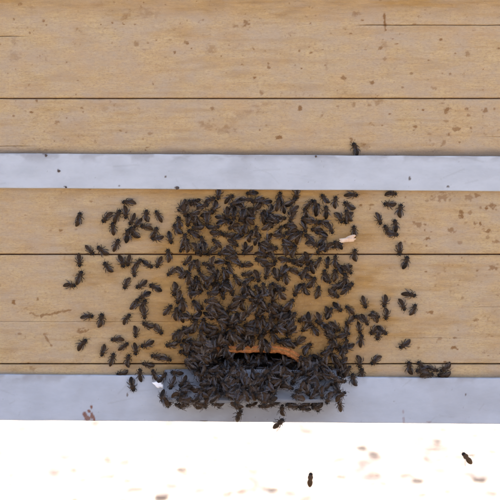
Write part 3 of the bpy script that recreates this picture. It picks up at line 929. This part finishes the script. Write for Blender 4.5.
CROWD = [
 # left group, above the joint
 (102.6,222.5,111.5,210.5),(120.5,209.5,112,223),(112.8,222.5,114,235.5),(125.4,219,126,205.5),(129.6,224.5,135.5,213.5),(146.4,210.5,145,222),(135,228,142.5,219),
 (141.5,226,153,227),(128.4,229.5,127,243),(131.5,226.5,137.5,240),(157,228,153,239),(152,239.5,164,238.5),(171,243.5,168,231.5),(167.2,249.5,170.2,262.5),
 # left group, below the joint
 (124,267,119.6,255),(127.5,265.5,129.5,254.5),(141,259.5,133.2,267),(152,267,143,261.5),(135.2,276,134,265.5),(125,288.5,128.6,277.5),(136.5,287.5,147.5,281),(150,284.5,162.5,290.5),
 (139.6,298.5,150.5,291.5),(156.6,267.5,161.8,256.5),(167.4,275.5,177,267),(173.2,296.5,178.6,281),(138.4,299.5,132,310.5),(146,300.5,139.6,311),(144.6,318.5,144.6,306),(130.4,314.5,122.6,323.5),
 (144,322.5,153.5,328),(162.5,333.5,153.5,325),(136,337,137.2,325.5),(141,347,155,341.5),(127,343.5,119.5,349),(136,354.5,135,343),(152,355,163,357.5),(171,360.5,160.5,356.5),(143,362.5,154,366.5),
 (171.2,305.5,163.6,315),(153.5,369.5,157.5,381),(166,373,158,383),
 # under the upper strip
 (178,211.5,187.5,200),(189.5,200.5,184,211),(199.5,200.5,190,205),(186,216,182.5,204.5),(189,215.2,200,213.6),(178,217,180,230),(214.5,198.5,204.5,201.5),(218.5,198,220,190),(233,195.5,224.5,203),
 (226.5,217.2,215.5,217.2),(207,226.5,207,213),(227,219.5,228,206.5),(234,221,235.2,207),(241.4,222,243.2,208),(252.5,199.5,239,199),(247,193.6,258,192.8),(250.6,211,263,204.5),(267.5,214.5,274,205.5),
 (262,212.5,264.5,224.5),(273.5,219.5,262,232),(248.2,221,243,233.5),(229.5,228.5,238,222.5),(223.6,234,235,236.5),(251.2,230,245.8,242),(260,234.5,252.6,244.5),(284.5,236,273,235),
 (174,224.5,180.4,236),(192.8,227,204,228.5),(186,233.5,183,246.5),(187,239,189.2,253),(201,236.5,203.4,249),(219.5,226.5,207,228),(222.5,233,209.5,234.5),(236.5,254.5,227,246),(206.5,255,217.8,246.5),
 (198.2,253,194.6,241.5),(204.2,254,204,242.5),(280,192.8,280,203.5),(279,198.5,276.6,211),(282,201.5,284.6,213.5),(296,195.5,296.4,190),(311.5,200,303.8,210),(314,200.5,315.4,213),(319.2,203.5,316.6,217),
 (321.6,195.5,327,204.5),(326,206,326.6,219),(302,218,312.5,220.5),(318.5,223.5,307,219.5),(318.8,222.5,331,225.5),(288,214.5,299,206),(284.4,218,274.6,219),(281,226.5,275.4,236),(285.6,233.8,297.5,228.5),
 (284,226.8,297.8,225.5),(299,232.5,287,240),(302,230.5,293,243.5),(305,233,301.6,220),(305,235,314,242),(316,233.5,327,235.5),(318.4,246.5,305.5,239.5),(283,243.5,287.4,255.5),(332.2,233,328,222),
 (325,251.5,330.5,242),(341.6,223.5,336.6,211),(345,209.5,349.4,223.5),(344,202.5,353.6,211.8),(354,226.5,354.8,237),(331.5,247.5,344,244.5),(334.5,242,342,248),(208,204.5,197,208),(213,240,221,247.5),(232,240,241,236),(237,246,228,240.5),
 (270,226.5,276,216.5),(256,226,256,238.5),(265.5,243.5,270,233),(290,221,294,211),(296,246,290,257),(313,229,321.5,229.5),(272,247,262,240),(253.5,219,249,207.5),(325.5,236,320,245.5),
 # between the joint and the arch
 (184,264,192,257),(195.2,261.5,189,269.5),(199.2,271,196,260),(204,263.4,213,266.5),(211,267,212.4,256.5),(188,271.5,180.4,279),(189,272.5,189.4,285),(197,276.5,196,289),(198.4,281,199.6,292),(200,272.5,207,282),
 (215.4,274.5,206.4,283),(190,287.5,191.2,298),(200.5,292,191,294.5),(205.4,286.5,211,278.5),(226.5,263,215,262),(223,281.5,226.6,269),(217,283,218.4,270),(212.6,283.5,221,291),(221.4,286.5,228,280),(208,293,219,294.5),
 (224,299.5,222.6,288),(244.4,254,246.2,242.5),(242.6,253.5,253.5,247.5),(260,243.5,265,253.5),(267.5,256.5,255,252.5),(255,258.5,267.5,264),(276.4,261,269,251.5),(266,279.5,269.4,265.5),(258,282.5,256,269),(242,265.2,252.5,263),
 (242,274.5,253,273),(229,262.5,231.4,274),(225,258,238,257),(222,268.5,228,278),(234,275.5,240,285),(248.6,286.5,254.6,297.5),(254.6,285.5,261.6,296.5),(262.8,282.5,266.4,296.5),(270.4,283.5,269,297),(272.8,283.5,280.5,290),
 (277,287.5,284.6,301.5),(281.5,307.5,271.5,304.5),(228.4,281.5,222.6,293),(244.2,281.5,243,294.5),(233,295,230,283),(238.6,298.5,248,294.5),(307,265.5,307,251.5),(320.5,257.5,313.6,267.5),(293,261.2,305.8,260),
 (289.5,260.4,278.5,260),(285,271.5,287.2,285),(289.5,269,298.5,271.5),(308,267.5,299.6,279),(315.2,277.5,309.6,289),(318.2,285.5,317,299.5),(325.2,270,324.6,283),(326.4,267.5,327.4,257),(339,296.5,327,290.5),
 (335.8,255.5,334,268),(341,267.4,352,266.5),(351.2,273,344,264),(334.2,270,335.2,281),(329.4,283,324.6,273),(345,279,338,289),(353.4,284,342,289),(350,287,340.5,294.5),(181,297,183.6,312.5),(177.4,307.5,174.6,320.5),
 (179.4,310.5,182.6,323),(192.6,301.5,199.6,312),(197,318.5,192.4,332),(204.5,318,202,333),(229,306.5,238.6,301.5),(226.6,311.5,239,306.5),(242.2,298.5,241,310.5),(207,308.5,215,314.5),(213.2,301.5,208.6,310.5),
 (218,301.5,223,310),(228.4,318.5,221.6,312),(206.6,323.5,218,329.5),(217.6,319.5,227,327),(246,315.5,253,305.5),(255.6,315.5,263.5,308.5),(269,303.5,274.6,315.5),(258,317,258,331),(278,324,288.6,313),
 (284,331.5,296.5,321),(285,337.5,298.5,325.5),(295,345,304.5,335.5),(299,321.4,309.5,317),(310.4,325,307.6,312),(311,326,317.6,335.5),(320,324.5,317.6,312),(326,317.5,328.5,306.5),(340.5,311,333,303.5),(331,307.5,326.6,319.5),
 (346.4,306.5,353.5,313.5),(339.4,330.5,329.4,321.5),(336,337,327,332.5),(349.4,334,337.4,337.5),(346.2,339.5,344,351),(334,341,327.6,352),(361.6,334.5,359.6,347.5),(360.6,333,358.6,322),(346,323.5,354,316.5),
 (355.5,316.5,364.5,320.5),(368,324.5,362,313.5),(372.2,312.5,378.6,321),(371,333.5,378,325),(378.4,316.5,369,314.5),(377,340,381,327),(386,334,377,327),(385.6,319,387.6,307.5),
 # left of and over the arch
 (180,330.5,172,338.5),(179,342.5,181.4,331.5),(183,327.5,194,334.5),(201,329.5,203.4,344),(183,341.2,194.5,341),(190,345.5,201,350.5),(214.5,349.5,204,346),(226,345.5,227.4,358),(180,331,189.5,331.5),(214.5,330,205,332),
 (223,332.5,229,341),(219.4,334.5,211,340),(204.5,347,217,347.5),(217.6,343.5,229,347.5),(186,355,187.4,343.5),(244,326,256,323.5),(232,332.5,240.6,342.5),(258,332.5,245.5,331.5),(261,334.5,261.4,348),(264,331.5,272.6,323.5),
 (270,317.5,272.6,329),(270,329,277,344.5),(252.6,336,250.6,347),(226,336.5,233.4,345),(226,326.5,238,321),(265,343.5,270,350),(244,340,238,351),(282,340,291,347),(212,318,205,312.5),(236,314,246,319),(250,299,259,303),(263,304,256,296),(234,328,229,317),
 # right of the arch
 (312,358.5,320,366),(322,360.5,312,354.5),(326,371,318,363.5),(333,377,325,369.5),(343,371.5,334,365),(338,364.5,348,359.5),(345.5,347,341,358),(332,349.5,324,356),(329.5,353,337,361.5),(308,371,316,363),(302,371,309,362.5),
 (350.5,366,343.5,376),(359,367.5,360.2,354.5),(361.2,368.5,361.4,381),(352.2,373.5,353,387),(320,374,330,380),(338,379.5,329,374),
 # on the landing plate and along its lip
 (180,387.5,187,376),(171.5,372.5,183,374),(206.5,388.5,193.5,392),(163,401.5,163.4,390),(168,406.5,172.6,395),(177,399.5,191,400.5),(206,407,207,397),(219,407,220,396.5),(240,408.5,236,422),(282.5,404,281.2,416),(283.5,417,273,428.5),
 (286,404,297.5,407),(300,407.5,310,409),(312,407.5,324,405),(327,403.5,330.5,392),(340,394.5,336,383.5),(315,392.5,318.6,383),(322,398,321,387.5),(300,392.5,303,382),(232,403,243,406),(247,405.5,257,402.5),(259,405,270,406.5),(271,405,279,400.5),(195,401,202,404),(212,402,224,405.5),
]
print('singles', len(SINGLES), 'crowd', len(CROWD))

FLY = [
 ('flying bee upright in the air over the ground below the hive, lower of two', 311, 473.5, 309.6, 486, -.05),
 ('flying bee tilted in the air over the ground at lower right, upper of two', 462.6, 453.8, 470.4, 463.4, -.05),
]

def heading(hx, hy, tx, ty):
    a = math.degrees(math.atan2(-(hy - ty), hx - tx)) % 360
    return ['right', 'upper right', 'up', 'upper left', 'left', 'lower left', 'down', 'lower right'][int((a + 22.5) // 45) % 8]

def zone(x, y):
    if y > 399: return 'along the lip of the landing plate'
    if 160 < x < 341 and y > 373: return 'on the grey landing plate'
    if x < 166: return 'in the left group above the joint' if y < 255 else ('in the left group right below the joint' if y < 295 else 'in the lower left group')
    if y > 350: return 'left of the entrance arch' if x < 232 else 'right of the entrance arch'
    if x > 354: return 'in the right-hand cluster'
    third = 'left' if x < 228 else ('middle' if x < 290 else 'right')
    if y < 222: return 'in crowd %s, just under upper strip' % third
    if y < 254: return 'in crowd %s, just above joint' % third
    if y < 287: return 'in crowd %s, just below joint' % third
    if y < 318: return 'in crowd %s, midway joint to arch' % third
    return 'in crowd %s, just above arch' % third

ORD = ['', 'second', 'third', 'fourth', 'fifth', 'sixth', 'seventh', 'eighth', 'ninth', 'tenth']
buckets = {}
for b in CROWD:
    buckets.setdefault((zone((b[0] + b[2]) / 2, (b[1] + b[3]) / 2), heading(*b)), []).append(b)
LAB = {}
for (zn, hd), L in buckets.items():
    L.sort(key=lambda b: b[0] + b[2])
    for i, b in enumerate(L):
        if len(L) == 1: t = 'only dark bee facing %s %s' % (hd, zn)
        else: t = '%s dark bee facing %s %s' % ('leftmost' if i == 0 else ('rightmost' if i == len(L) - 1 else ORD[i] + ' from left'), hd, zn)
        LAB[b] = t

for hx, hy, tx, ty, lab in SINGLES:
    bee(hx, hy, tx, ty, lab)
order = CROWD[:]
# the crowd past 300 bees (deep inside the heap) is joined further down
LIMIT = 300 - len(SINGLES) - len(FLY)
def hidden_rank(b):
    x, y = (b[0] + b[2]) / 2, (b[1] + b[3]) / 2
    return -sum(1 for c in CROWD if math.hypot((c[0] + c[2]) / 2 - x, (c[1] + c[3]) / 2 - y) < 13)
ranked = sorted(CROWD, key=hidden_rank, reverse=True)
keep = set(ranked[:LIMIT])
rest = [b for b in CROWD if b not in keep]

# ---- the heap: bees in and before the entrance and those buried in the crowd, joined
bag_v, bag_f, bag_m, bag_t, bag_l, bag_uv = [], [], [], [], [], []
def mesh_arrays(me):
    v = np.zeros(len(me.vertices) * 3, np.float32); me.vertices.foreach_get('co', v)
    return v.reshape(-1, 3)
cache = {}
def arrays(me):
    if me.name not in cache:
        co = mesh_arrays(me)
        f = [tuple(p.vertices) for p in me.polygons]
        al = np.zeros(len(co), np.float32); lb = np.zeros(len(co), np.float32)
        if 'along' in me.attributes:
            me.attributes['along'].data.foreach_get('value', al); me.attributes['limb'].data.foreach_get('value', lb)
        uv = None
        if me.uv_layers:
            u = np.zeros(len(me.loops) * 2, np.float32); me.uv_layers[0].data.foreach_get('uv', u); uv = u.reshape(-1, 2)
        else: uv = np.zeros((len(me.loops), 2), np.float32)
        cache[me.name] = (co, f, al, lb, uv)
    return cache[me.name]
off = 0
def bag_add(me, M, mi):
    global off
    co, f, al, lb, uv = arrays(me)
    A = np.array(M)
    bag_v.append(co @ A[:3, :3].T + A[:3, 3])
    bag_f.extend([tuple(i + off for i in p) for p in f])
    bag_m.append(np.full(len(f), mi, np.int32)); bag_t.append(al); bag_l.append(lb); bag_uv.append(uv)
    off += len(co)
def heap_bee(hx, hy, tx, ty, **kw):
    q = random
    M = bee_matrix(hx, hy, tx, ty, pitch=q.uniform(-.25, .25), roll=q.uniform(-.5, .5), **kw)
    bag_add(q.choice(BODIES), M, 0)
    sp = q.choice([.12, .18, .25, .4])
    for s in (-1, 1):
        bag_add(WINGS[s], M @ wing_matrix(s, sp, q.uniform(-.02, .12), .22), 1)
for b in rest: heap_bee(*b)
hq = random.Random(12)
for k in range(112):                      # on the plate in front of the entrance and inside it
    x = max(186, min(312, hq.gauss(242, 30))); y = hq.uniform(359, 397)
    if x > 280 and y > 383: y -= 16
    if x < 200 and y > 384: continue
    a = hq.uniform(0, 2 * math.pi); h = 7.5
    heap_bee(x + h * math.cos(a), y + h * math.sin(a), x - h * math.cos(a), y - h * math.sin(a))
for k in range(24):                      # left and right shoulders of the entrance
    x = hq.uniform(186, 232) if k < 20 else hq.uniform(300, 340); y = hq.uniform(346, 372)
    a = hq.uniform(0, 2 * math.pi); h = 7.5
    heap_bee(x + h * math.cos(a), y + h * math.sin(a), x - h * math.cos(a), y - h * math.sin(a))

for x0, x1, y0, y1, cnt in ((190, 294, 296, 346, 44), (182, 288, 205, 296, 26), (180, 345, 197, 254, 10), (288, 345, 205, 296, 5), (312, 338, 374, 402, 6), (164, 196, 376, 402, 5), (196, 300, 388, 405, 16), (272, 306, 361, 380, 9), (296, 330, 364, 380, 5), (300, 350, 345, 374, 18), (182, 230, 340, 374, 10), (304, 346, 322, 346, 6), (298, 343, 396, 406, 6), (318, 343, 380, 400, 4), (163, 205, 397, 405, 6)):
    for k in range(cnt):
        x = hq.uniform(x0, x1) + hq.gauss(0, 5) * (y1 < 360); y = hq.uniform(y0, y1); a = hq.uniform(0, 2 * math.pi); h = 7
        heap_bee(x + h * math.cos(a), y + h * math.sin(a), x - h * math.cos(a), y - h * math.sin(a))
# bees between the others wherever the crowd would leave a gap it does not have
CLEAR = [(302, 306, 24, 11), (294, 248, 17, 6), (262, 272, 10, 9), (262, 219, 7, 10), (205, 308, 10, 9), (194, 252, 8, 6), (330, 335, 20, 22), (290, 203, 10, 10), (233, 233, 7, 6), (262, 299, 13, 5), (262, 352, 45, 9), (320, 275, 6, 8)]
for (x, y, a) in ((287, 386, .4), (296, 379, 2.2), (306, 389, 1.1), (178, 394, .2), (172, 383, 1.9), (186, 389, 2.8), (312, 381, 2.9)):
    heap_bee(x + 7 * math.cos(a), y + 7 * math.sin(a), x - 7 * math.cos(a), y - 7 * math.sin(a))
taken = [((b[0] + b[2]) / 2, (b[1] + b[3]) / 2) for b in CROWD] + [(p[0], p[1]) for p in placed]
made = 0
for k in range(4000):
    y = hq.uniform(196, 368)
    x = hq.gauss(254, 36)
    if not 172 < x < 352 or (x > 318 and y > 318) : continue
    if any(((x - cx) / rx) ** 2 + ((y - cy) / ry) ** 2 < 1 for cx, cy, rx, ry in CLEAR): continue
    if min(math.hypot(x - qx, y - qy) for qx, qy in taken) < 7.0: continue
    a = hq.uniform(0, 2 * math.pi); h = 7
    heap_bee(x + h * math.cos(a), y + h * math.sin(a), x - h * math.cos(a), y - h * math.sin(a))
    taken.append((x, y)); made += 1
    if made >= 16: break
print('filled', made)
for b in CROWD:
    if b in keep: bee(*b, label=LAB[b])

me = bpy.data.meshes.new('bee_heap')
me.from_pydata(np.concatenate(bag_v).tolist(), [], bag_f)
me.materials.append(M_BEE); me.materials.append(M_WING)
me.polygons.foreach_set('material_index', np.concatenate(bag_m))
for nm, arr in (('along', bag_t), ('limb', bag_l)):
    at = me.attributes.new(nm, 'FLOAT', 'POINT'); at.data.foreach_set('value', np.concatenate(arr))
ul = me.uv_layers.new(name='UVMap'); ul.data.foreach_set('uv', np.concatenate(bag_uv).reshape(-1))
me.shade_smooth(); me.update()
heap = link('bee_heap', me)
tag(heap, 'dark heap of bees packed in and around the arched entrance', 'bees', None, 'stuff')

for lab, hx, hy, tx, ty, y in FLY:
    fb = bee(hx, hy, tx, ty, lab, y=y, lift=0, nrm=Vector((0, -1, .1)).normalized(), spread=.75, body=FLYER)
    fb['group'] = 'bees flying below the hive'

# ------------------------------------------------------------------ pale scraps
def scrap(px, py, y, size, mat, label, seed, sq=(1, .5, .55), rot=0.0):
    q = random.Random(seed)
    bm = bmesh.new()
    bmesh.ops.create_icosphere(bm, subdivisions=3, radius=1)
    for v in bm.verts:
        n = v.co.normalized()
        k = 1 + .28 * math.sin(3.1 * n.x + seed) * math.cos(2.7 * n.z) + .14 * math.sin(7 * n.z + 5 * n.x) + q.uniform(-.04, .04)
        v.co = Vector((n.x * sq[0] * k, n.y * sq[1] * k, n.z * sq[2] * k)) * size
    o = obj_bm('pale_scrap', bm, mat, None, True)
    o.location = P(px, py, y); o.rotation_euler = (0, rot, 0)
    return tag(o, label, 'wax scrap', 'pale scraps')
scrap(347.5, 239.5, -.0065, .0066, M_CREAM, 'pale cream scrap among bees at right edge of the crowd', 2, (1.2, .36, .40), -.25)
scrap(158.2, 384.8, -.012, .0038, M_WHITE, 'bright white chip at the left end of the landing plate', 5, (1, .32, .55), .35)  # plain white lump beside the plate's left end
print('objects', len(bpy.data.objects))
